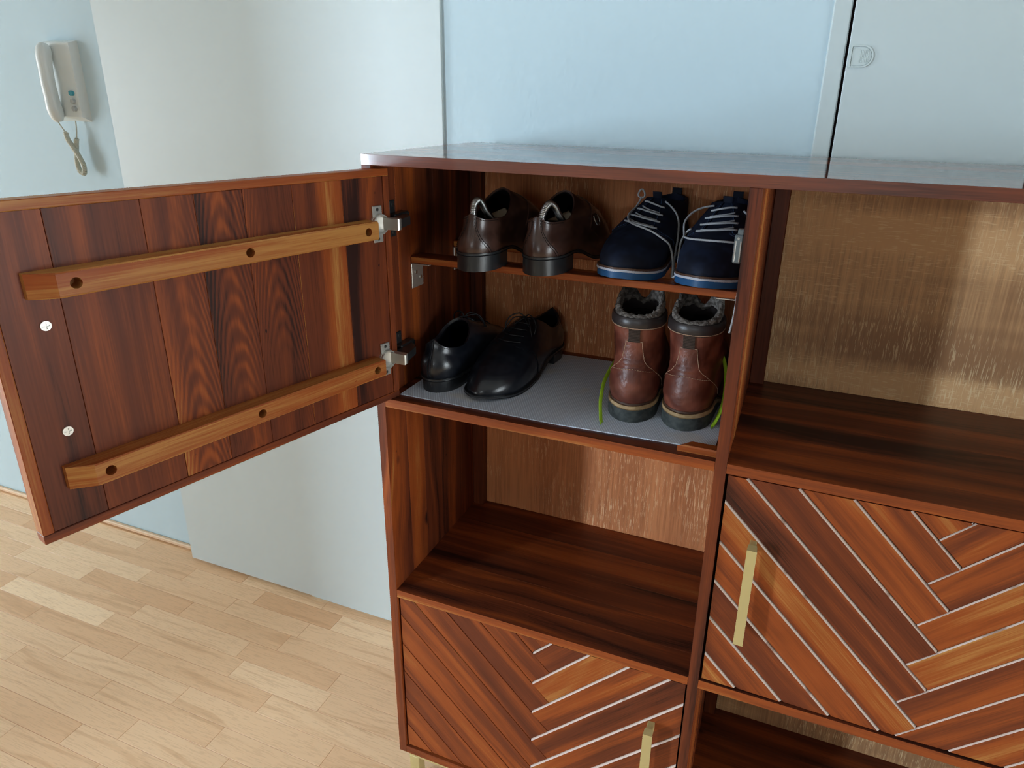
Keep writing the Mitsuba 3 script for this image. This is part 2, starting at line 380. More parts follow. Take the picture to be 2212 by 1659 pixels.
X, Z = (1, 0, 0), (0, 0, 1)
boards(cab + '__top_panel__board', 0, XE, 0, DEP, ZS, 0, 1, [.074, .150, .218, .296], [lambda n: np.where(n[:, 1] < -.5, 4, 0), 0, 0, 0, 0], X, 'wood_gloss', b=.0002)
boards(cab + '__side_panel__board', 0, TH, 0, DEP, ZB, ZS - .0003, 1, [.062, .118, .180, .262], [lambda n: np.where(n[:, 1] < -.5, 5, 7), 8, 6, 5, 5], Z)
boards(cab + '__side_panel_001__board', XE - TH, XE, 0, DEP, ZB, ZS - .0003, 1, [.07, .15, .24], [7, 6, 5, 6], Z)
boards(cab + '__divider__board', XD0, XD1, 0.0, DB, ZBT, ZS - .0003, 1, [.066, .140, .215], [lambda n: np.where(n[:, 1] < -.5, 0, 6), 8, 6, 4], Z)
for x0, x1, zt, zb2, nm, tn in ((TH, XD0, Z1T, Z1B, 'shelf', [lambda n: np.where(n[:, 1] < -.5, 8, 4), 4, 5, 3, 4]), (TH, XD0, Z2T, Z2B, 'shelf', [lambda n: np.where(n[:, 1] < -.5, 11, 5), 5, 4, 5, 4]), (XD1, XE - TH, Z1T, Z1B, 'shelf', [lambda n: np.where(n[:, 1] < -.5, 8, 4), 6, 4, 5, 5]), (XD1, XE - TH, Z2T, Z2B, 'shelf', [lambda n: np.where(n[:, 1] < -.5, 13, 4), 4, 4, 3, 3])):
    base = f'{cab}__{nm}'
    i = 0
    k = base
    while k + '__board' in scene:
        i += 1
        k = f'{base}_{i:03d}'
    boards(k + '__board', x0 + .0003, x1 - .0003, .0002, DB, zb2, zt, 1, [.052, .112, .178, .256], tn, X)
boards(cab + '__bottom_panel__board', TH + .0003, XE - TH - .0003, .0002, DEP, ZB, ZBT, 1, [.09, .18, .27], [8, 6, 5, 5], X)
put(cab + '__back_panel', bb(TH + .0002, (XD0 + XD1) / 2, DB, DB + .005, ZBT, ZS - .0005, 0.0), 'veneer_warm', label='warm brown veneer back of the left bay')
put(cab + '__back_panel', bb((XD0 + XD1) / 2 + .0002, XE - TH - .0002, DB, DB + .005, ZBT, ZS - .0005, 0.0), 'veneer_brown', label='dull brown streaky veneer back of the right bay')
for x0, za_, zb2 in ((TH + .0003, Z1T, ZS), (TH + .0003, Z2T, Z1B), (XD1 + .0003, Z1T, ZS), (XD1 + .0003, ZBT, Z2B)):
    wood(cab + '__corner_batten', bb(x0, x0 + .024, DB - .020, DB - .0002, za_ + .0003, zb2 - .0003, .001), Z, 3)

# shoe rack: two bars on metal angle plates
for y0 in (.0985, .2490):
    wood(cab + '__rack_bar', bb(TH + .0004, XD0 - .0004, y0, y0 + .036, -.1785, -.1675, .001), X, 8)
    for xs, s in ((TH + .0002, 1), (XD0 - .0002, -1)):
        a, b = (xs, xs + s * .0022), (xs, xs + s * .034)
        k = put(cab + '__bracket', cat(bb(min(a), max(a), y0 - .001, y0 + .035, -.222, -.1788, .0005), bb(min(b), max(b), y0 - .001, y0 + .035, -.1808, -.1788, .0005)), 'nickel')
        for dy, z in ((.012, -.196), (.026, -.207)):
            put(k + '__screw', cyl(.0032, (xs + s * .0018, y0 + dy, z), (xs + s * .0034, y0 + dy, z), 14), 'steel')

# magnetic catch on the divider, stop block on the shelf
k = put(cab + '__magnetic_catch', bb(.5345, XD0 - .0002, .003, .019, -.108, -.073, .0015), 'catch_grey', label='grey magnetic catch')
put(k + '__strip', cat(bb(.5355, .5375, .0018, .006, -.106, -.080, .0004), bb(.5418, .5438, .0018, .006, -.106, -.080, .0004)), 'steel', label='two steel contact strips')
put(k + '__lug', bb(.5375, XD0 - .0002, .004, .016, -.073, -.066, .001), 'catch_grey')
put(k + '__screw', cyl(.0016, (.5395, .0022, -.077), (.5395, .0035, -.077), 10), 'steel')
wood(cab + '__stop_block', hull([(x, y_, z) for x, y_ in ((.490, .012), (.5449, .012), (.5449, .030), (.505, .030)) for z in (Z1T, Z1T + .008)] + [(.500, .013, Z1T + .0105), (.5449, .013, Z1T + .0105), (.5449, .028, Z1T + .0105), (.508, .028, Z1T + .0105)]), X, 9)

# gold base frame
def frame(x0, x1, y0, y1, s=.022):
    for xs in (x0, x1 - s):
        for ys in (y0, y1 - s):
            put(cab + '__leg', bb(xs, xs + s, ys, ys + s, FLOOR, ZB - s, .001), 'gold')
    for ys in (y0, y1 - s):
        put(cab + '__rail', bb(x0, x1, ys, ys + s, ZB - s, ZB - .0002, .001), 'gold')
    for xs in (x0, x1 - s):
        put(cab + '__rail', bb(xs, xs + s, y0 + s, y1 - s, ZB - s, ZB - .0002, .001), 'gold')
frame(.014, XE - .014, .012, DEP - .012)

# herringbone doors: every plank a part, its upper edge chamfered and set to the pale tone
def herringbone(door, ox, oz, x0, x1, z0, z1, edge_a, edge_b, tones, lift_a, lift_b):
    R2 = math.sqrt(.5)
    area = sbox(x0, z0, x1, z1)
    put(door + '__backing', bb(x0, x1, .012, .020, z0, z1, 0.0), 'shade_black')
    p = 0.0475
    def from_uv(q):     # (u along the left arm, v up to the right) -> (x, z)
        return [(ox + (u + v) * R2, oz + (v - u) * R2) for u, v in q]
    n = 0
    for k in range(-1, 17):
        uk, vk = .0262 + p * (k - 1), -.0243 - p * (k - 1)
        g = .0007
        for arm in 'ab':
            if arm == 'a':
                q = [(-2, vk - p + g), (uk + p - g, vk - p + g), (uk + p - g, vk - g), (-2, vk - g)]
                up, edge, gr, lift = np.array([R2, R2]), edge_a, (R2, 0, -R2), lift_a
            else:
                q = [(uk + g, vk + g), (uk + p - g, vk + g), (uk + p - g, 2), (uk + g, 2)]
                up, edge, gr, lift = np.array([-R2, R2]), edge_b, (R2, 0, R2), lift_b
            poly = area.intersection(Polygon(from_uv(q)))
            if poly.is_empty or poly.area < 3e-5:
                continue
            c = np.array(poly.exterior.coords)[:-1]
            # distance of each corner below the plank's upper line
            base = np.array(from_uv([(q[3][0], q[3][1])] if arm == 'a' else [(q[0][0], q[0][1])])[0])
            def below(P):
                return -(P - base) @ up
            tilt = lambda d: lift * (1 - d / p)
            P = []
            body = poly.intersection(Polygon([tuple(base + up * -edge + s * np.array([gr[0], gr[2]]) * 4 + t * up * -1) for s, t in ((-1, 0), (1, 0), (1, 1), (-1, 1))])) if edge > 0 else poly
            for X_ in np.array(body.exterior.coords)[:-1]:
                P.append((X_[0], .0045 - tilt(below(X_)), X_[1]))
            for X_ in c:
                P.append((X_[0], .0045 + edge * .9 if below(X_) < edge + 1e-6 else .0052, X_[1]))
                P.append((X_[0], .0118, X_[1]))
            m = hull(P)
            nv = np.array([up[0], 0, up[1]])
            tn = tones[n % len(tones)]
            # the chamfer along the upper edge takes the pale tone
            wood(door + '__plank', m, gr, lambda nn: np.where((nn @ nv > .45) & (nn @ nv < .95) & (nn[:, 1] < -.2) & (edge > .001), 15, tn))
            n += 1

dl = cab + '__door_001'
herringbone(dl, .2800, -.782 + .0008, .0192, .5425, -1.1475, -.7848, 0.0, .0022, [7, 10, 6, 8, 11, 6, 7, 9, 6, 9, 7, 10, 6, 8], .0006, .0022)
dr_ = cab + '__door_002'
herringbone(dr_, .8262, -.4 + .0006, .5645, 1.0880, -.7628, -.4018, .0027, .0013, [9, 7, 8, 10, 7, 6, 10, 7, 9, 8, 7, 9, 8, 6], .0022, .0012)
def bar_handle(door, x0, x1, z0, z1, y0=-.030, y1=-.018):
    put(door + '__handle', hull([(x, y, z) for x in (x0, x1) for y in (y0,) for z in (z0, z1 - .002)] + [(x, y1, z) for x in (x0 + .001, x1 - .001) for z in (z0 + .002, z1)]), 'gold', label='gold bar handle')
    put(door + '__handle__post', bb(x0 + .002, x1 - .002, y1 - .001, .006, z1 - .020, z1 - .006, .0005), 'gold')
    put(door + '__handle__post', bb(x0 + .002, x1 - .002, y1 - .001, .006, z0 + .006, z0 + .020, .0005), 'gold')
bar_handle(dl, .4880, .5032, -1.045, -.876)
bar_handle(dr_, .6030, .6165, -.653, -.4895)

# ------------------------------------------------------------------ the open door, built flat: x from the hinge, y out of its inner face
HX, HY, HA, DW, DZT, DZB = 0.0332, 0.0181, -1.8298, 0.5168, -0.0199, -0.3828
_d = np.eye(4)
_d[:2, 0] = (math.cos(HA), math.sin(HA)); _d[:2, 1] = (-math.sin(HA), math.cos(HA)); _d[:2, 3] = (HX, HY)
DOOR = _d
DD = lambda v: (_d[:3, :3] @ np.asarray(v, float))
def dm(m):
    m = m.copy(); m.apply_transform(DOOR); return m
od = cab + '__door'
cuts = [.011, .085, .165, .235, .296, .356, .450, DW - .011]
for k in range(7):
    wood(od + '__board', dm(bb(cuts[k] + .0002, cuts[k + 1] - .0002, -.016, -.0018, DZB + .0105, DZT - .0105, .0004)), Z, [5, 5, 5, 4, 5, 6, 2][k], seed=(3, 17, 52, 56, 55, 8, 23)[k], centre=k in (2, 3, 4))
wood(od + '__frame_strip', dm(bb(0, DW, -.020, 0, DZT - .0105, DZT, .0008)), DD(X), 14, seed=12)
wood(od + '__frame_strip', dm(bb(0, DW, -.020, 0, DZB, DZB + .0105, .0008)), DD(X), 6)
wood(od + '__frame_strip', dm(bb(0, .0108, -.020, 0, DZB + .0106, DZT - .0106, .0008)), Z, 7)
wood(od + '__frame_strip', dm(bb(DW - .0108, DW, -.020, 0, DZB + .0106, DZT - .0106, .0008)), Z, 13)
def batten(u0, u1, z0, z1, holes, tone):
    a, b, h = .004, .022, .0235
    P = [(u0, -.0015, z) for z in (z0, z1)] + [(u1, -.0015, z) for z in (z0, z1)] + [(u0, h - .001, z) for z in (z0 + .001, z1 - .001)] + [(u0, h, z) for z in (z0 + .002, z1 - .002)] \
        + [(u1, .0065, z) for z in (z0, z1)] + [(u1 - b, h, z) for z in (z0 + .0015, z1 - .0015)] + [(u1 - b - .001, h - .001, z) for z in (z0, z1)] + [(u0 + .001, h - .001, z) for z in (z0, z1)]
    m = man(hull(P))
    for u in holes:
        m = m - man(cyl(.0058, (u, .004, (z0 + z1) / 2), (u, .05, (z0 + z1) / 2), 28))
    q = unman(m)
    k = wood(od + '__batten', dm(q), DD(X), tone)
batten(.0446, .4805, -.1155, -.0895, (.4417, .2487, .0633), 12)
batten(.0464, .4845, -.3260, -.3000, (.4475, .2602, .063), 13)
for u, z in ((.4689, -.1458), (.4716, -.2629)):
    s = man(cyl(.0052, (u, -.0018, z), (u, .0005, z), 22)) - man(bb(u - .0035, u + .0035, -.0006, .002, z - .0007, z + .0007, 0)) - man(bb(u - .0007, u + .0007, -.0006, .002, z - .0035, z + .0035, 0))
    put(od + '__screw', dm(unman(s)), 'nickel')
# concealed hinges: flange and cup on the door, arm, plate on the side panel
for zc in (-.0985, -.3110):
    k = cab + '__hinge' if zc > -.2 else cab + '__hinge_001'
    fl = man(bb(.0165, .0345, -.0018, .0010, zc - .0270, zc + .0270, .0008)) + man(cyl(.0155, (.0235, -.0018, zc), (.0235, .0016, zc), 32))
    for dz in (-.0215, .0215):
        fl = fl - man(cyl(.0026, (.0255, -.002, zc + dz), (.0255, .003, zc + dz), 16))
    put(k + '__flange', dm(unman(fl)), 'nickel')
    for dz in (-.0215, .0215):
        put(k + '__flange_screw', dm(cyl(.0025, (.0255, -.0018, zc + dz), (.0255, -.0006, zc + dz), 16)), 'dark_metal')
    put(k + '__cup', dm(trimesh.util.concatenate([unman(man(cyl(.0150, (.0235, .0005, zc), (.0235, .0060, zc), 32)) - man(cyl(.0130, (.0235, .0010, zc), (.0235, .010, zc), 32)) - man(bb(.010, .034, .0, .02, zc - .0085, zc + .0085, 0)))])), 'nickel')
    put(k + '__arm', hull([(.0285, .002, zc + dz) for dz in (-.0085, .0085)] + [(.0560, .0015, zc + dz) for dz in (-.0085, .0085)] + [(.0575, .0040, zc + dz) for dz in (-.0075, .0075)] + [(.0300, .0125, zc + dz) for dz in (-.0085, .0085)] + [(.0560, .0115, zc + dz) for dz in (-.0085, .0085)]), 'nickel', label='bright nickel arm')
    put(k + '__link', hull([(.0300, .006, zc + dz) for dz in (-.0065, .0065)] + [(.0560, .006, zc + dz) for dz in (-.0065, .0065)] + [(.0300, .066, zc + dz) for dz in (-.0065, .0065)] + [(.0480, .050, zc + dz) for dz in (-.0065, .0065)]), 'dark_metal')
    put(k + '__mounting_plate', cat(bb(TH + .0002, TH + .0025, .040, .056, zc - .028, zc + .028, .001), bb(TH + .0002, TH + .0150, .036, .078, zc - .009, zc + .009, .002)), 'dark_metal')
    for yy, d, x0, x1 in ((.069, 0, .014, .0175), (.049, -.021, .002, .004), (.049, .021, .002, .004)):
        put(k + '__plate_screw', cyl(.0033, (TH + x0, yy, zc + d), (TH + x1, yy, zc + d), 16), 'steel')

# ------------------------------------------------------------------ shelf liner mat
mp = [(.031, .0235), (.30, .0200), (.5395, .0320), (.5405, .318), (.034, .312)]
mm = trimesh.creation.extrude_polygon(Polygon(mp), .0016, engine='earcut')
mm.apply_translation((0, 0, Z1T + .0002))
put('shelf_liner', mm, 'liner', label='grey textured liner mat under the black shoes and brown boots', cat='mat')
MZ = Z1T + .0019

# ------------------------------------------------------------------ shoes
class Shoe:
    """A shoe's skin between its sole line and its collar line: tau runs round from the toe (0) by the right to the heel (.5), v from the sole (0) to the collar (1)."""
    N, M = 112, 30

    def __init__(self, L, wr, wl, heel_h, sole_t, toe_spring, collar, prof, origin, turn, mirror=False, bumps=None, toe_round=.22, heel_round=.16):
        st = np.array([0, .1, .25, .42, .58, .7, .82, .92, 1.0])
        fr, fl = PchipInterpolator(st, wr), PchipInterpolator(st, wl)
        def rnd(t):
            a = np.where(t < heel_round, np.sqrt(np.clip(1 - (1 - t / heel_round) ** 2, 0, 1)), 1)
            return a * np.where(t > 1 - toe_round, np.sqrt(np.clip(1 - (1 - (1 - t) / toe_round) ** 2, 0, 1)), 1)
        ph = np.linspace(0, PI, 400)
        t = (1 + np.cos(ph)) / 2
        right = np.stack([fr(t) * rnd(t), t * L], 1)
        left = np.stack([-fl(t) * rnd(t), t * L], 1)[::-1]
        ring = np.vstack([right, left[1:-1]])
        cl = np.vstack([ring, ring[:1]])
        # the two sides get equal parameter shares so that .5 is the back of the heel
        def res(P, n):
            d = np.r_[0, np.cumsum(np.linalg.norm(np.diff(P, axis=0), axis=1))]
            s = np.linspace(0, d[-1], n)
            return np.stack([np.interp(s, d, P[:, 0]), np.interp(s, d, P[:, 1])], 1)
        h = self.N // 2
        R = np.vstack([res(right, h + 1)[:-1], res(np.vstack([left, right[:1]]), h + 1)[:-1]])
        self.L, self.R = L, R
        tau = np.arange(self.N) / self.N
        d = np.minimum(tau, 1 - tau)
        nr = np.roll(R, -1, 0) - np.roll(R, 1, 0); nr = np.stack([-nr[:, 1], nr[:, 0]], 1)
        nr /= np.linalg.norm(nr, axis=1, keepdims=True)
        nr *= np.sign(np.sum(nr * (R - R.mean(0)), 1).mean())
        self.nr = nr
        self.zs = lambda y: heel_h * (1 - mikit_step(.26 * L, .56 * L, y)) + toe_spring * np.clip((y / L - .72) / .28, 0, 1) ** 2 + sole_t
        z0 = self.zs(R[:, 1])
        a, b, yc, zc = collar['a'], collar['b'], collar['yc'], collar['z']
        ang = 2 * PI * tau
        sx, cy = np.sin(ang), np.cos(ang)
        e = collar.get('e', 1.0)
        C = np.stack([a * np.sign(sx) * np.abs(sx) ** e + collar.get('dx', 0), yc + b * np.sign(cy) * np.abs(cy) ** e], 1)
        zz = PchipInterpolator([0, .06, .14, .25, .38, .5], zc)(d)
        nc = np.stack([sx / a, cy / b], 1); nc /= np.linalg.norm(nc, axis=1, keepdims=True)
        g = {k: PchipInterpolator([0, .07, .15, .25, .38, .5], prof[k])(d) for k in ('h1', 'o1', 'o2', 'h2')}
        P0 = np.column_stack([R, z0]); P3 = np.column_stack([C, zz])
        P1 = P0 + np.column_stack([nr * g['o1'][:, None], g['h1']])
        P2 = P3 + np.column_stack([nc * g['o2'][:, None], -g['h2']])
        v = np.linspace(0, 1, self.M + 1)[:, None, None]
        S = (1 - v) ** 3 * P0 + 3 * v * (1 - v) ** 2 * P1 + 3 * v ** 2 * (1 - v) * P2 + v ** 3 * P3
        self.mirror, self.org, self.turn = mirror, np.array(origin, float), turn
        self.S = S
        self.Nn = self._normals(S)
        if bumps:
            for (t0, v0, rt, rv, amp, f) in bumps:
                dt = np.abs((tau[None] - t0 + .5) % 1 - .5); dv = np.abs(np.linspace(0, 1, self.M + 1)[:, None] - v0)
                w_ = np.exp(-(dt / rt) ** 2 - (dv / rv) ** 2)
                self.S = self.S + (w_ * amp * np.sin(f * np.linspace(0, 1, self.M + 1)[:, None] + 2.3 * np.sin(9 * tau[None])))[..., None] * self.Nn
            self.Nn = self._normals(self.S)

    def _normals(self, S):
        du = np.roll(S, -1, 1) - np.roll(S, 1, 1)
        dv = np.gradient(S, axis=0)
        n = np.cross(dv, du)
        n /= np.maximum(np.linalg.norm(n, axis=2, keepdims=True), 1e-12)
        c = np.array([0, self.L * .4, .03])
        if np.sum(n * (S - c)) < 0:
            n = -n
        return n

    def at(self, tau, v, off=0.0):
        tau, v = np.broadcast_arrays(np.asarray(tau, float), np.asarray(v, float))
        if tau.ndim == 0:
            return self.at(tau[None], v[None], off)[0]
        t = (tau % 1) * self.N
        pad = lambda A: np.concatenate([A, A[:, :2]], 1)
        S, Q = pad(self.S), pad(self.Nn)
        co = [np.clip(v, 0, 1) * self.M, t]
        p = np.stack([map_coordinates(S[..., k], co, order=1, mode='nearest') for k in range(3)], -1)
        q = np.stack([map_coordinates(Q[..., k], co, order=1, mode='nearest') for k in range(3)], -1)
        return p + q * np.asarray(off)[..., None]

    def world(self, P):
        P = np.array(P, float)
        if self.mirror:
            P[..., 0] *= -1
        c, s = math.cos(self.turn), math.sin(self.turn)
        return np.stack([c * P[..., 0] - s * P[..., 1], s * P[..., 0] + c * P[..., 1], P[..., 2]], -1) + self.org

    def mesh(self, V, F):
        m = trimesh.Trimesh(self.world(V), np.array(F)[:, ::-1] if self.mirror else F, process=False)
        return m

    def grid(self, A, B, wrap):
        """Faces of a closed sheet of two grids A (outer) and B (inner), rows x columns."""
        r, c = A.shape[:2]
        F = []
        nn = r * c
        m = c if wrap else c - 1
        for i in range(r - 1):
            for k in range(m):
                p, q, s, t = i * c + k, i * c + (k + 1) % c, (i + 1) * c + (k + 1) % c, (i + 1) * c + k
                F += [[p, q, s], [p, s, t], [nn + p, nn + s, nn + q], [nn + p, nn + t, nn + s]]
        for k in range(m):
            k2 = (k + 1) % c
            p, q, t = (r - 1) * c + k, (r - 1) * c + k2, 0
            F += [[p, q, nn + q], [p, nn + q, nn + p], [k, nn + k2, k2], [k, nn + k, nn + k2]]
        if not wrap:
            for i in range(r - 1):
                a0, a1 = i * c, (i + 1) * c
                F += [[a0, a1, nn + a1], [a0, nn + a1, nn + a0]]
                b0, b1 = i * c + c - 1, (i + 1) * c + c - 1
                F += [[b0, nn + b1, b1], [b0, nn + b0, nn + b1]]
        V = np.vstack([A.reshape(-1, 3), B.reshape(-1, 3)])
        m_ = trimesh.Trimesh(V, F, process=False)
        if m_.volume < 0:
            F = np.array(F)[:, ::-1]
        return V, np.array(F)

    def upper(self, vmax=1.0, th=.0028):
        v = np.linspace(0, vmax, self.M + 1)[:, None] * np.ones((1, self.N))
        tau = np.ones((self.M + 1, 1)) * np.arange(self.N) / self.N
        return self.mesh(*self.grid(self.at(tau, v), self.at(tau, v, -th), True))

    def lining(self, th=.0029, v0=.02):
        v = np.linspace(v0, .995, self.M + 1)[:, None] * np.ones((1, self.N))
        tau = np.ones((self.M + 1, 1)) * np.arange(self.N) / self.N
        A, B = self.at(tau, v, -th), self.at(tau, v, -th - .0008)
        V, F = self.grid(A, B, True)
        c = A[0].mean(0) + [0, 0, .004]
        nb = len(V)
        V = np.vstack([V, c])
        F = np.vstack([F, [[nb, k, (k + 1) % self.N] for k in range(self.N)]])
        return self.mesh(V, F)

    def patch(self, tau, v, o0=.0002, th=.0009):
        return self.mesh(*self.grid(self.at(tau, v, th), self.at(tau, v, o0 - .0006), False))

    def line(self, tau, v, r=.0006, off=.0008, sides=5):
        return tube(self.world(self.at(tau, v, off)), r, sides)

    def stitches(self, tau, v, off=.0012, r=.00045, step=.0042, ln=.0026):
        P = self.world(self.at(tau, v, off))
        d = np.r_[0, np.cumsum(np.linalg.norm(np.diff(P, axis=0), axis=1))]
        out = []
        for s in np.arange(0, d[-1] - ln, step):
            a, b = ([np.interp(x, d, P[:, k]) for k in range(3)] for x in (s, s + ln))
            out.append(tube(np.array([a, b]), r, 4))
        return cat(*out)

    def slab(self, z_lo, z_hi, out, y0=None, y1=None, n=3, edge=.0008):
        """A solid of the sole outline, grown by out, between two height functions of y; cut at y0, y1."""
        R = self.R + self.nr * out
        pg = Polygon(R).buffer(0)
        if y0 is not None or y1 is not None:
            pg = pg.intersection(sbox(-1, -1 if y0 is None else y0, 1, 1 if y1 is None else y1))
        ring = np.array(pg.exterior.segmentize(.004).coords)[:-1]
        inn = np.array(Polygon(ring).buffer(-edge).exterior.coords)
        rows = []
        for f in np.linspace(0, 1, n):
            z = z_lo(ring[:, 1]) * (1 - f) + z_hi(ring[:, 1]) * f
            rows.append(np.column_stack([ring, z]))
        V = np.vstack(rows)
        c = len(ring)
        F = []
        for i in range(n - 1):
            for k in range(c):
                p, q, s, t = i * c + k, i * c + (k + 1) % c, (i + 1) * c + (k + 1) % c, (i + 1) * c + k
                F += [[p, q, s], [p, s, t]]
        import mapbox_earcut
        tri = mapbox_earcut.triangulate_float64(ring, np.array([c], np.uint32)).reshape(-1, 3)
        F = np.vstack([F, tri[:, ::-1], tri + (n - 1) * c])
        m = trimesh.Trimesh(V, F, process=False)
        if m.volume < 0:
            F = F[:, ::-1]
        return self.mesh(V, F)

def mikit_step(a, b, x):
    t = np.clip((x - a) / (b - a), 0, 1)
    return t * t * (3 - 2 * t)

def sp(key, part, m, bsdf, smooth=40, **kw):
    return put(f'{key}__{part}', m, bsdf, smooth=smooth, **kw)

LIN = np.linspace
# --- brown monk-strap shoes on the rack, heels forward, with shoe trees
def brown_shoe(key, x, y, turn, mirror, label):
    tag(key, label, 'shoe', 'dark brown leather shoes on the rack')
    s = Shoe(.288, [.030, .032, .033, .038, .046, .049, .044, .036, .028], [.030, .032, .032, .033, .040, .046, .043, .036, .028], .024, .004, .008,
             dict(a=.0275, b=.058, yc=.069, z=[.112, .108, .096, .076, .077, .0855], e=.86, dx=-.002),
             dict(h1=[.036, .036, .034, .028, .024, .022], o1=[.004, .005, .005, .005, .004, .003], o2=[.075, .055, .022, .005, .003, .002], h2=[.030, .028, .024, .022, .024, .030]),
             (x, y, -.1672), turn, mirror)
    sp(key, 'upper', s.upper(), 'leather_brown')
    sp(key, 'lining', s.lining(), 'lining_brown', label='dark lining')
    zs = s.zs
    sp(key, 'sole', s.slab(lambda y_: zs(y_) - .004, lambda y_: zs(y_) + .0003, .0028), 'rubber_black', label='black sole edge')
    sp(key, 'heel', s.slab(lambda y_: 0 * y_ + .0002, lambda y_: zs(y_) - .004, .0016, y1=.072), 'rubber_black', label='black stacked heel')
    # back stay strip with its stitched edges
    v = LIN(.0, 1, 26)[:, None]
    wd = np.interp(v[:, 0], [0, .35, .75, 1], [.060, .040, .030, .030])[:, None]
    sp(key, 'back_stay', s.patch(.5 + wd * LIN(-1, 1, 13)[None], v * np.ones((1, 13)), th=.0009), 'leather_brown')
    vv = LIN(.02, .98, 40)
    wv = np.interp(vv, [0, .35, .75, 1], [.060, .040, .030, .030])
    sp(key, 'stitching', cat(*[s.stitches(.5 + sg * (wv - .006), vv, off=.0014) for sg in (-1, 1)], s.stitches(LIN(.30, .70, 60), .965 + 0 * LIN(0, 1, 60), off=.0006), *[s.line(.5 + sg * (wv + .0015), vv, .0007, .0003) for sg in (-1, 1)]), 'thread', smooth=False)
    # strap over the instep with its buckle
    tt = LIN(-.19, .19, 30)
    sp(key, 'strap', s.patch(np.ones((8, 1)) * tt[None], np.interp(np.abs(tt), [0, .1, .19], [.80, .66, .48])[None] + LIN(-.10, .10, 8)[:, None], th=.0018), 'leather_brown')
    b0 = s.world(s.at(np.array([.135]), np.array([.62]), .004))[0]
    e1 = s.world(s.at(np.array([.155]), np.array([.60]), .004))[0] - b0; e1 /= np.linalg.norm(e1)
    e2 = s.world(s.at(np.array([.137]), np.array([.72]), .004))[0] - b0; e2 -= e1 * (e1 @ e2); e2 /= np.linalg.norm(e2)
    c = [b0 + e1 * (p * .0065) + e2 * (q * .009) for p, q in ((-1, -.6), (-.6, -1), (.6, -1), (1, -.6), (1, .6), (.6, 1), (-.6, 1), (-1, .6))]
    sp(key, 'buckle', tube(np.array(c), .0011, 6, closed=True), 'steel', label='small steel buckle')
    return s

def shoe_tree(key, s, label, plate):
    tag(key, label, 'shoe tree', 'shoe trees in the brown shoes')
    P = s.world(np.array([(0, .0205, .070), (.001, .0225, .084), (.003, .031, .0965), (.004, .044, .1005), (.005, .058, .096), (.006, .076, .081), (.006, .098, .066), (.005, .124, .050)]))
    C = curve(P, 900)
    t = np.gradient(C, axis=0); t /= np.linalg.norm(t, axis=1, keepdims=True)
    u = np.cross(t, [1.0, .1, 0]); u /= np.linalg.norm(u, axis=1, keepdims=True)
    w_ = np.cross(t, u)
    a = LIN(0, 62 * 2 * PI, 900)
    sp(key, 'spring', tube(C + .0040 * (np.cos(a)[:, None] * u + np.sin(a)[:, None] * w_), .0015, 6), 'steel', smooth=True, label='steel coil spring')
    q = s.world(np.array([(p * .024, .108 + .03 * (1 - abs(p)), .078 - .012 * abs(p)) for p in LIN(-1, 1, 9)] + [(p * .022, .165, .052) for p in LIN(-1, 1, 9)] + [(p * .024, .112 + .03 * (1 - abs(p)), .062) for p in LIN(-1, 1, 9)]))
    sp(key, 'toe_piece', hull(q), 'tree_plastic', label='beige plastic toe piece')
    sp(key, 'heel_knob', trimesh.creation.icosphere(2, .007).apply_translation(s.world(np.array([0, .0205, .064]))), 'tree_plastic')

BS = [('brown_shoe', .1500, .040, .0, True, 'dark brown leather buckle shoe on the rack, first from the left'), ('brown_shoe_001', .2500, .060, -.03, False, 'dark brown leather buckle shoe on the rack, beside the blue shoes')]
sh = [brown_shoe(*b) for b in BS]
shoe_tree('shoe_tree', sh[0], 'steel spring shoe tree in the left brown shoe', 0)
shoe_tree('shoe_tree_001', sh[1], 'steel spring shoe tree in the brown shoe next to the blue shoes', 0)

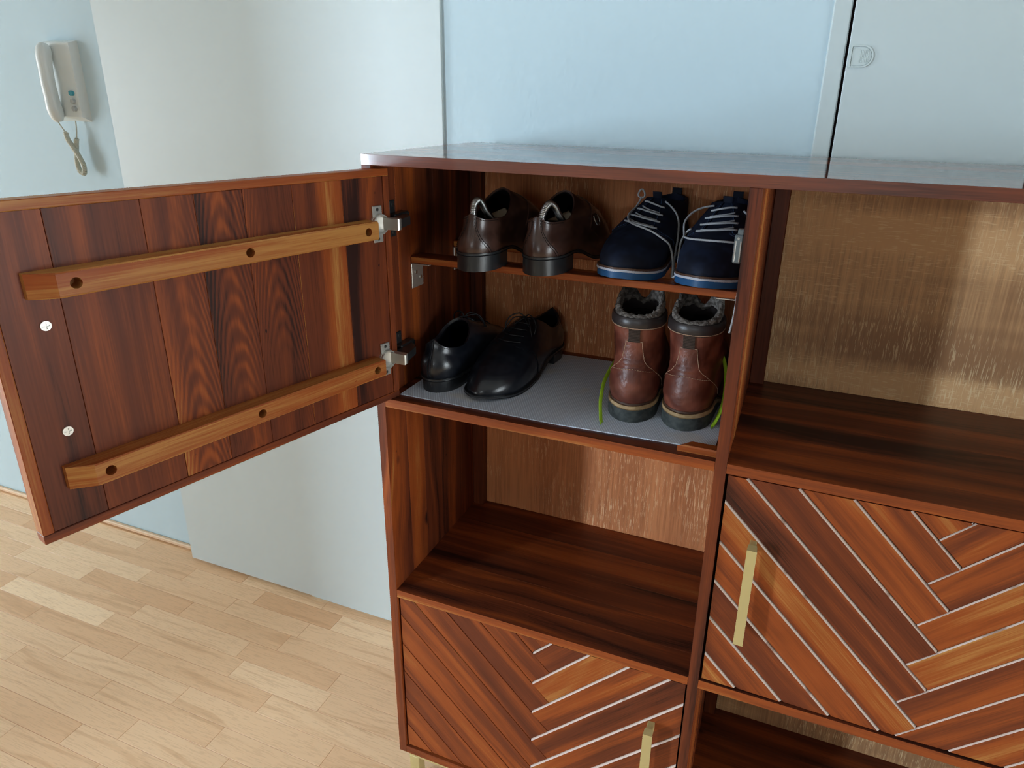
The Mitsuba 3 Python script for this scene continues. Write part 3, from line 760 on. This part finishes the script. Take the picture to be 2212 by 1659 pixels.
# --- navy suede chukkas on the rack, toes forward
def blue_shoe(key, x, y, turn, mirror, label):
    tag(key, label, 'shoe', 'navy suede shoes on the rack')
    s = Shoe(.268, [.028, .030, .031, .035, .043, .0475, .0470, .041, .032], [.028, .030, .030, .032, .039, .0450, .0460, .041, .032], .006, .015, .008,
             dict(a=.030, b=.046, yc=.062, z=[.104, .103, .100, .096, .098, .103], e=.95),
             dict(h1=[.032, .034, .034, .032, .034, .036], o1=[.004, .005, .006, .006, .006, .006], o2=[.062, .050, .022, .005, .002, .001], h2=[.040, .038, .034, .034, .034, .036]),
             (x, y, -.1672), turn, mirror, toe_round=.30)
    sp(key, 'upper', s.upper(), 'suede_navy')
    sp(key, 'lining', s.lining(), 'lining_navy', label='navy lining')
    zs = s.zs
    sp(key, 'outsole', s.slab(lambda y_: zs(y_) - .0148, lambda y_: zs(y_) - .0050, .0030), 'rubber_blue', label='bright blue rubber sole')
    sp(key, 'midsole', s.slab(lambda y_: zs(y_) - .0052, lambda y_: zs(y_) - .0020, .0042), 'midsole_white', label='white midsole line')
    sp(key, 'welt', s.slab(lambda y_: zs(y_) - .0021, lambda y_: zs(y_) + .0010, .0036), 'welt_brown', label='brown welt')
    # the quarters lie over the vamp and leave the tongue open between their lacing edges
    v = LIN(0, 1, 22)[:, None]
    for sg in (1, -1):
        f = np.interp(v[:, 0], [0, .35, .52, .62, 1], [.30, .175, .075, .034, .026])[:, None]
        tau = f + (.497 - f) * LIN(0, 1, 26)[None]
        sp(key, 'quarter', s.patch(sg * tau, v * np.ones((1, 26)), th=.0016), 'suede_navy')
    vv = LIN(.04, .98, 60)
    f = np.interp(vv, [0, .35, .52, .62, 1], [.30, .175, .075, .034, .026]) + .006
    sp(key, 'stitching', cat(*[s.stitches(sg * f, vv, off=.0022, r=.0005) for sg in (1, -1)]), 'thread_navy', smooth=False)
    # tongue and heel pull stand above the collar
    tg = [s.at(t_, 1.0) + np.array([0, .004 * k + .002, .010 * k]) for k in (0, 1) for t_ in LIN(-.035, .035, 7)]
    tg2 = [p + np.array([0, -.003, 0]) for p in tg]
    sp(key, 'tongue', s.mesh(*(lambda h_: (np.asarray(h_.vertices), np.asarray(h_.faces)))(hull(np.vstack([tg, tg2])))), 'suede_navy')
    hp = [s.at(t_, 1.0) + np.array([0, dy, dz]) for t_ in (.46, .54) for dy in (0, -.003) for dz in (-.012, .010)]
    sp(key, 'heel_pull', s.mesh(*(lambda h_: (np.asarray(h_.vertices), np.asarray(h_.faces)))(hull(hp))), 'suede_navy')
    rows = []
    for v_ in (.62, .71, .80, .90):
        tt = LIN(-.052, .052, 14)
        rows.append(tube(s.world(s.at(tt, v_ + .03 * np.sin(tt / .052 * 1.4), .0036 + .0022 * np.cos(tt / .052 * PI / 2))), .0015, 7))
    for v_ in (.655, .745, .84):
        rows.append(tube(s.world(s.at(LIN(-.04, .04, 12), v_ + LIN(-.035, .035, 12), .0026)), .0014, 7))
    sp(key, 'lace', cat(*rows), 'lace_grey', smooth=True, label='grey laces')
    return s
b1 = blue_shoe('blue_shoe', .4070, .3345, PI - .15, False, 'navy suede lace-up shoe on the rack, next to the brown shoes')
b2 = blue_shoe('blue_shoe_001', .5055, .3350, PI - .062, True, 'navy suede lace-up shoe on the rack, against the cabinet divider')
def strand(P, r=.0016, n=60):
    return tube(curve(P, n), r, 7)
def on(s, *q):      # points on a shoe's skin: (tau, v, offset)
    return [tuple(s.world(s.at(t, v, o))) for t, v, o in q]
e = on(b1, (.085, .97, .004))[0]
a1 = np.linspace(-PI / 2, 1.5 * PI, 16)
lp = [(e[0] - .006 + .0045 * math.sin(2 * t + PI) * .2 + .0052 * math.cos(t), e[1] - .004, e[2] + .007 + .0065 * math.sin(t)) for t in a1]
end = (.4400, .1350, -.1655)
sp('blue_shoe', 'lace_end', cat(tube(np.array(lp), .0015, 7),
    strand([lp[0]] + on(b1, (.082, .86, .004), (.062, .74, .005), (.020, .63, .006), (-.030, .56, .005), (-.075, .47, .004), (-.125, .36, .004), (-.165, .22, .006)) + [end]),
    strand(on(b1, (-.055, .95, .003), (-.085, .88, .004), (-.115, .78, .004), (-.150, .60, .004), (-.190, .40, .005), (-.215, .22, .008)) + [(end[0] + .002, end[1] + .004, end[2])])), 'lace_grey', smooth=True, label='loose grey lace ends')
q0 = on(b2, (-.060, .93, .004))[0]
sp('blue_shoe_001', 'lace_end', cat(strand([(.4420, .130, -.1650), (.4480, .131, -.157)] + on(b2, (-.150, .34, .006), (-.120, .50, .005), (-.085, .60, .004))),
    strand(on(b2, (.105, .42, .004), (.060, .475, .004), (.010, .49, .004), (-.045, .475, .004), (-.085, .47, .005)) + [(q0[0] - .032, q0[1] - .055, q0[2] - .040), (q0[0] - .037, q0[1] - .035, q0[2] - .024), (q0[0] - .026, q0[1] - .014, q0[2] - .008)] + [q0]),
    strand(on(b2, (.085, .90, .003), (.125, .75, .004), (.165, .52, .004)) + [(.5410, .085, -.150), (.5400, .074, -.190), (.5370, .068, -.219)])), 'lace_grey', smooth=True, label='loose grey lace ends')

# --- black oxfords on the mat
def black_shoe(key, x, y, turn, mirror, label):
    tag(key, label, 'shoe')
    s = Shoe(.285, [.030, .032, .033, .036, .043, .0465, .046, .043, .037], [.030, .032, .032, .032, .038, .0435, .0445, .043, .037], .020, .004, .007,
             dict(a=.029, b=.050, yc=.062, z=[.098, .095, .086, .069, .074, .090], e=.88),
             dict(h1=[.030, .031, .032, .030, .030, .034], o1=[.003, .005, .006, .007, .008, .008], o2=[.080, .055, .022, .006, .004, .001], h2=[.034, .030, .024, .022, .022, .026]),
             (x, y, MZ), turn, mirror, toe_round=.25, bumps=[(.0, .42, .10, .12, .0009, 95)])
    sp(key, 'upper', s.upper(), 'leather_black')
    sp(key, 'lining', s.lining(), 'lining_black')
    zs = s.zs
    sp(key, 'sole', s.slab(lambda y_: zs(y_) - .0040, lambda y_: zs(y_) + .0003, .0045), 'rubber_black')
    sp(key, 'heel', s.slab(lambda y_: 0 * y_, lambda y_: zs(y_) - .004, .0012, y1=.070), 'rubber_black')
    v = LIN(0, 1, 22)[:, None]
    for sg in (1, -1):
        f = np.interp(v[:, 0], [0, .30, .55, .66, 1], [.26, .20, .115, .026, .016])[:, None]
        sp(key, 'quarter', s.patch(sg * (f + (.492 - f) * LIN(0, 1, 26)[None]), v * np.ones((1, 26)), th=.0013), 'leather_black')
    rows = [tube(s.world(s.at(LIN(-.034, .034, 12), v_ + 0 * LIN(0, 1, 12), .0028 + .0012 * np.cos(LIN(-1.5, 1.5, 12)))), .0011, 6) for v_ in (.70, .77, .84, .91, .97)]
    top = s.at(0, .97, .003)
    for sg in (-1, 1):
        c = [top + np.array(p) for p in ((0, 0, 0), (sg * .010, .004, .008), (sg * .022, .010, .004), (sg * .030, .016, -.010), (sg * .028, .022, -.024), (sg * .016, .014, -.012), (0, .002, .001))]
        rows.append(tube(s.world(curve(c, 36)), .0011, 6))
        c = [top + np.array(p) for p in ((0, 0, 0), (sg * .012, .012, .003), (sg * .026, .026, -.016), (sg * .034, .034, -.036))]
        rows.append(tube(s.world(curve(c, 24)), .0010, 6))
    sp(key, 'lace', cat(*rows), 'lace_black', smooth=True)
    sp(key, 'back_seam', cat(s.line(.5 + 0 * LIN(0, 1, 20), LIN(.05, 1, 20), .0005, .0014), s.stitches(LIN(.3, .7, 50), .96 + 0 * LIN(0, 1, 50), off=.0016)), 'lining_black', smooth=False)
    return s
black_shoe('black_shoe', .0740, .0500, -.02, True, 'black leather lace-up shoe on the mat with its heel to the front')
black_shoe('black_shoe_001', .1900, .3300, PI - .115, True, 'black leather lace-up shoe on the mat with its toe to the front')

# --- brown fur-lined boots on the mat, heels forward
def boot(key, x, y, turn, mirror, label, seed):
    tag(key, label, 'boot')
    s = Shoe(.258, [.033, .035, .035, .038, .044, .047, .044, .038, .028], [.033, .035, .034, .034, .039, .044, .043, .038, .028], .022, .008, .006,
             dict(a=.0385, b=.046, yc=.052, z=[.158, .157, .153, .150, .149, .149], e=.92),
             dict(h1=[.034, .036, .038, .040, .042, .044], o1=[.004, .006, .010, .012, .013, .013], o2=[.050, .035, .010, -.004, -.012, -.014], h2=[.070, .066, .062, .060, .060, .060]),
             (x, y, MZ), turn, mirror, toe_round=.28, heel_round=.20, bumps=[(.5, .56, .14, .07, .0016, 60), (.44, .60, .05, .05, .0016, 80)])
    sp(key, 'upper', s.upper(), 'leather_boot')
    zs = s.zs
    sp(key, 'outsole', s.slab(lambda y_: 0 * y_ + np.clip(y_ / s.L - .75, 0, 1) ** 2 * .06, lambda y_: zs(y_) - .0095, .0036, n=4), 'sole_slate', label='dark grey rubber sole')
    sp(key, 'rand', s.slab(lambda y_: zs(y_) - .0095, lambda y_: zs(y_) - .0030, .0042), 'rand_tan', label='tan rand above the sole')
    sp(key, 'welt', s.slab(lambda y_: zs(y_) - .0030, lambda y_: zs(y_) + .0008, .0022), 'welt_brown')
    # padded dark collar above the leather, fur rim spilling over it
    tau = np.arange(80) / 80
    P = s.at(tau, np.ones(80))
    nrm = P - np.array([0, .052, 0]) * 1.0; nrm[:, 2] = 0; nrm /= np.linalg.norm(nrm, axis=1, keepdims=True)
    rows = [P + nrm * o + np.array([0, 0, h]) for o, h in ((.0008, -.003), (.0026, .000), (.0034, .005), (.0028, .0105), (.0006, .0135), (-.004, .014))]
    inner = [P + nrm * o + np.array([0, 0, h]) for o, h in ((-.003, -.003), (-.004, .000), (-.005, .005), (-.006, .010), (-.006, .012), (-.006, .0125))]
    sp(key, 'collar', s.mesh(*s.grid(np.array(rows), np.array(inner), True)), 'collar_dark', label='dark padded collar')
    sp(key, 'piping', tube(s.world(P + nrm * .0022 + np.array([0, 0, -.0012])), .0008, 5, closed=True), 'thread_tan', smooth=True, label='light piping')
    nt, na = 150, 18
    tau = np.arange(nt) / nt
    P = s.at(tau, np.ones(nt)); nrm = P - np.array([0, .052, 0]); nrm[:, 2] = 0; nrm /= np.linalg.norm(nrm, axis=1, keepdims=True)
    d = np.minimum(tau, 1 - tau)
    hgt = np.interp(d, [0, .05, .10, .20, .34, .5], [-.004, .006, .020, .012, .003, .000]) * (1 + .15 * np.sin(tau * 40 + seed))
    a = np.arange(na) * 2 * PI / na
    ctr = P - nrm * .0065 + np.array([0, 0, .0130]) + np.column_stack([0 * hgt, 0 * hgt, hgt])
    A = ctr[:, None] + (.0046 * np.cos(a))[None, :, None] * nrm[:, None] + ((.0048 + .5 * np.maximum(hgt, 0))[:, None] * np.sin(a)[None])[..., None] * np.array([0, 0, 1.0])
    q = meshkit.fbm(A * 260 + seed, 3) - .5
    q2 = meshkit.noise(A * 900 + seed) - .5
    A = A + (q * .006 + q2 * .0022)[..., None] * (A - ctr[:, None]) / .006
    F = [[i * na + k, i * na + (k + 1) % na, ((i + 1) % nt) * na + (k + 1) % na] for i in range(nt) for k in range(na)] + [[i * na + k, ((i + 1) % nt) * na + (k + 1) % na, ((i + 1) % nt) * na + k] for i in range(nt) for k in range(na)]
    m = trimesh.Trimesh(A.reshape(-1, 3), F, process=False)
    if m.volume < 0:
        F = np.array(F)[:, ::-1]
    sp(key, 'fur_rim', s.mesh(A.reshape(-1, 3), F), 'fur', smooth=True, label='grey fur rim')
    sp(key, 'lining', s.lining(th=.0032), 'fur_dark')
    # heel counter, back strap, pull loop, seams
    v = LIN(0, .52, 14)[:, None]
    ht = np.interp(LIN(-1, 1, 30), [-1, -.5, 0, .5, 1], [.10, .85, 1, .85, .10])[None]
    sp(key, 'heel_counter', s.patch(.5 + .19 * LIN(-1, 1, 30)[None] * np.ones((14, 1)), v * ht, th=.0013), 'leather_boot')
    v = LIN(.48, .86, 14)[:, None]
    wd = np.interp(v[:, 0], [.44, .60, .86], [.085, .048, .046])[:, None]
    sp(key, 'back_strap', s.patch(.5 + wd * LIN(-1, 1, 11)[None], v * np.ones((1, 11)), th=.0011), 'leather_boot')
    v = LIN(.86, 1.0, 8)[:, None]
    sp(key, 'pull_loop', s.patch(.5 + .030 * LIN(-1, 1, 9)[None] * np.ones((8, 1)), v * np.ones((1, 9)), th=.0026), 'webbing', label='ribbed dark webbing loop')
    vv = LIN(.44, .86, 40)
    wv = np.interp(vv, [.44, .60, .86], [.085, .048, .046])
    seams = [s.line(.5 + sg * wv, vv, .0005, .0012) for sg in (-1, 1)] + [s.line(.5 + LIN(-.046, .046, 16), .86 + 0 * LIN(0, 1, 16), .0006, .0012)]
    seams += [s.stitches(.5 + LIN(-.17, .17, 60), .51 * np.interp(LIN(-1, 1, 60), [-1, -.5, 0, .5, 1], [.10, .85, 1, .85, .10]), off=.0018)]
    sp(key, 'seam', cat(*seams), 'thread_tan', smooth=False, label='tan seams')
    return s
boot('boot', .4030, .0720, .085, False, 'brown leather boot with a fur rim, on the mat, left one of the pair', 1.0)
boot('boot_001', .4815, .0760, -.055, True, 'brown leather boot with a fur rim, on the mat, against the divider', 7.0)
def ribbon(P, n=60):
    return tube(curve(P, n), .0030, 8, flat=(.35, 1.0))
sp('boot', 'lace', cat(ribbon([(.372, .165, -.300), (.362, .158, -.312), (.3570, .135, -.322), (.3545, .105, -.335), (.3570, .080, -.352), (.3640, .058, -.372), (.3680, .048, -.3785)]),
    tube(np.array([(.3680, .048, -.3785), (.3690, .043, -.3800)]), .0011, 6)), 'lace_green', smooth=True, label='lime green lace')
sp('boot_001', 'lace', cat(ribbon([(.521, .160, -.282), (.528, .155, -.292), (.5345, .140, -.315), (.5365, .128, -.340), (.5340, .118, -.360), (.5290, .108, -.3750), (.5265, .101, -.3790)]),
    tube(np.array([(.5265, .101, -.3790), (.5255, .097, -.3803)]), .0011, 6)), 'lace_green', smooth=True, label='lime green lace')
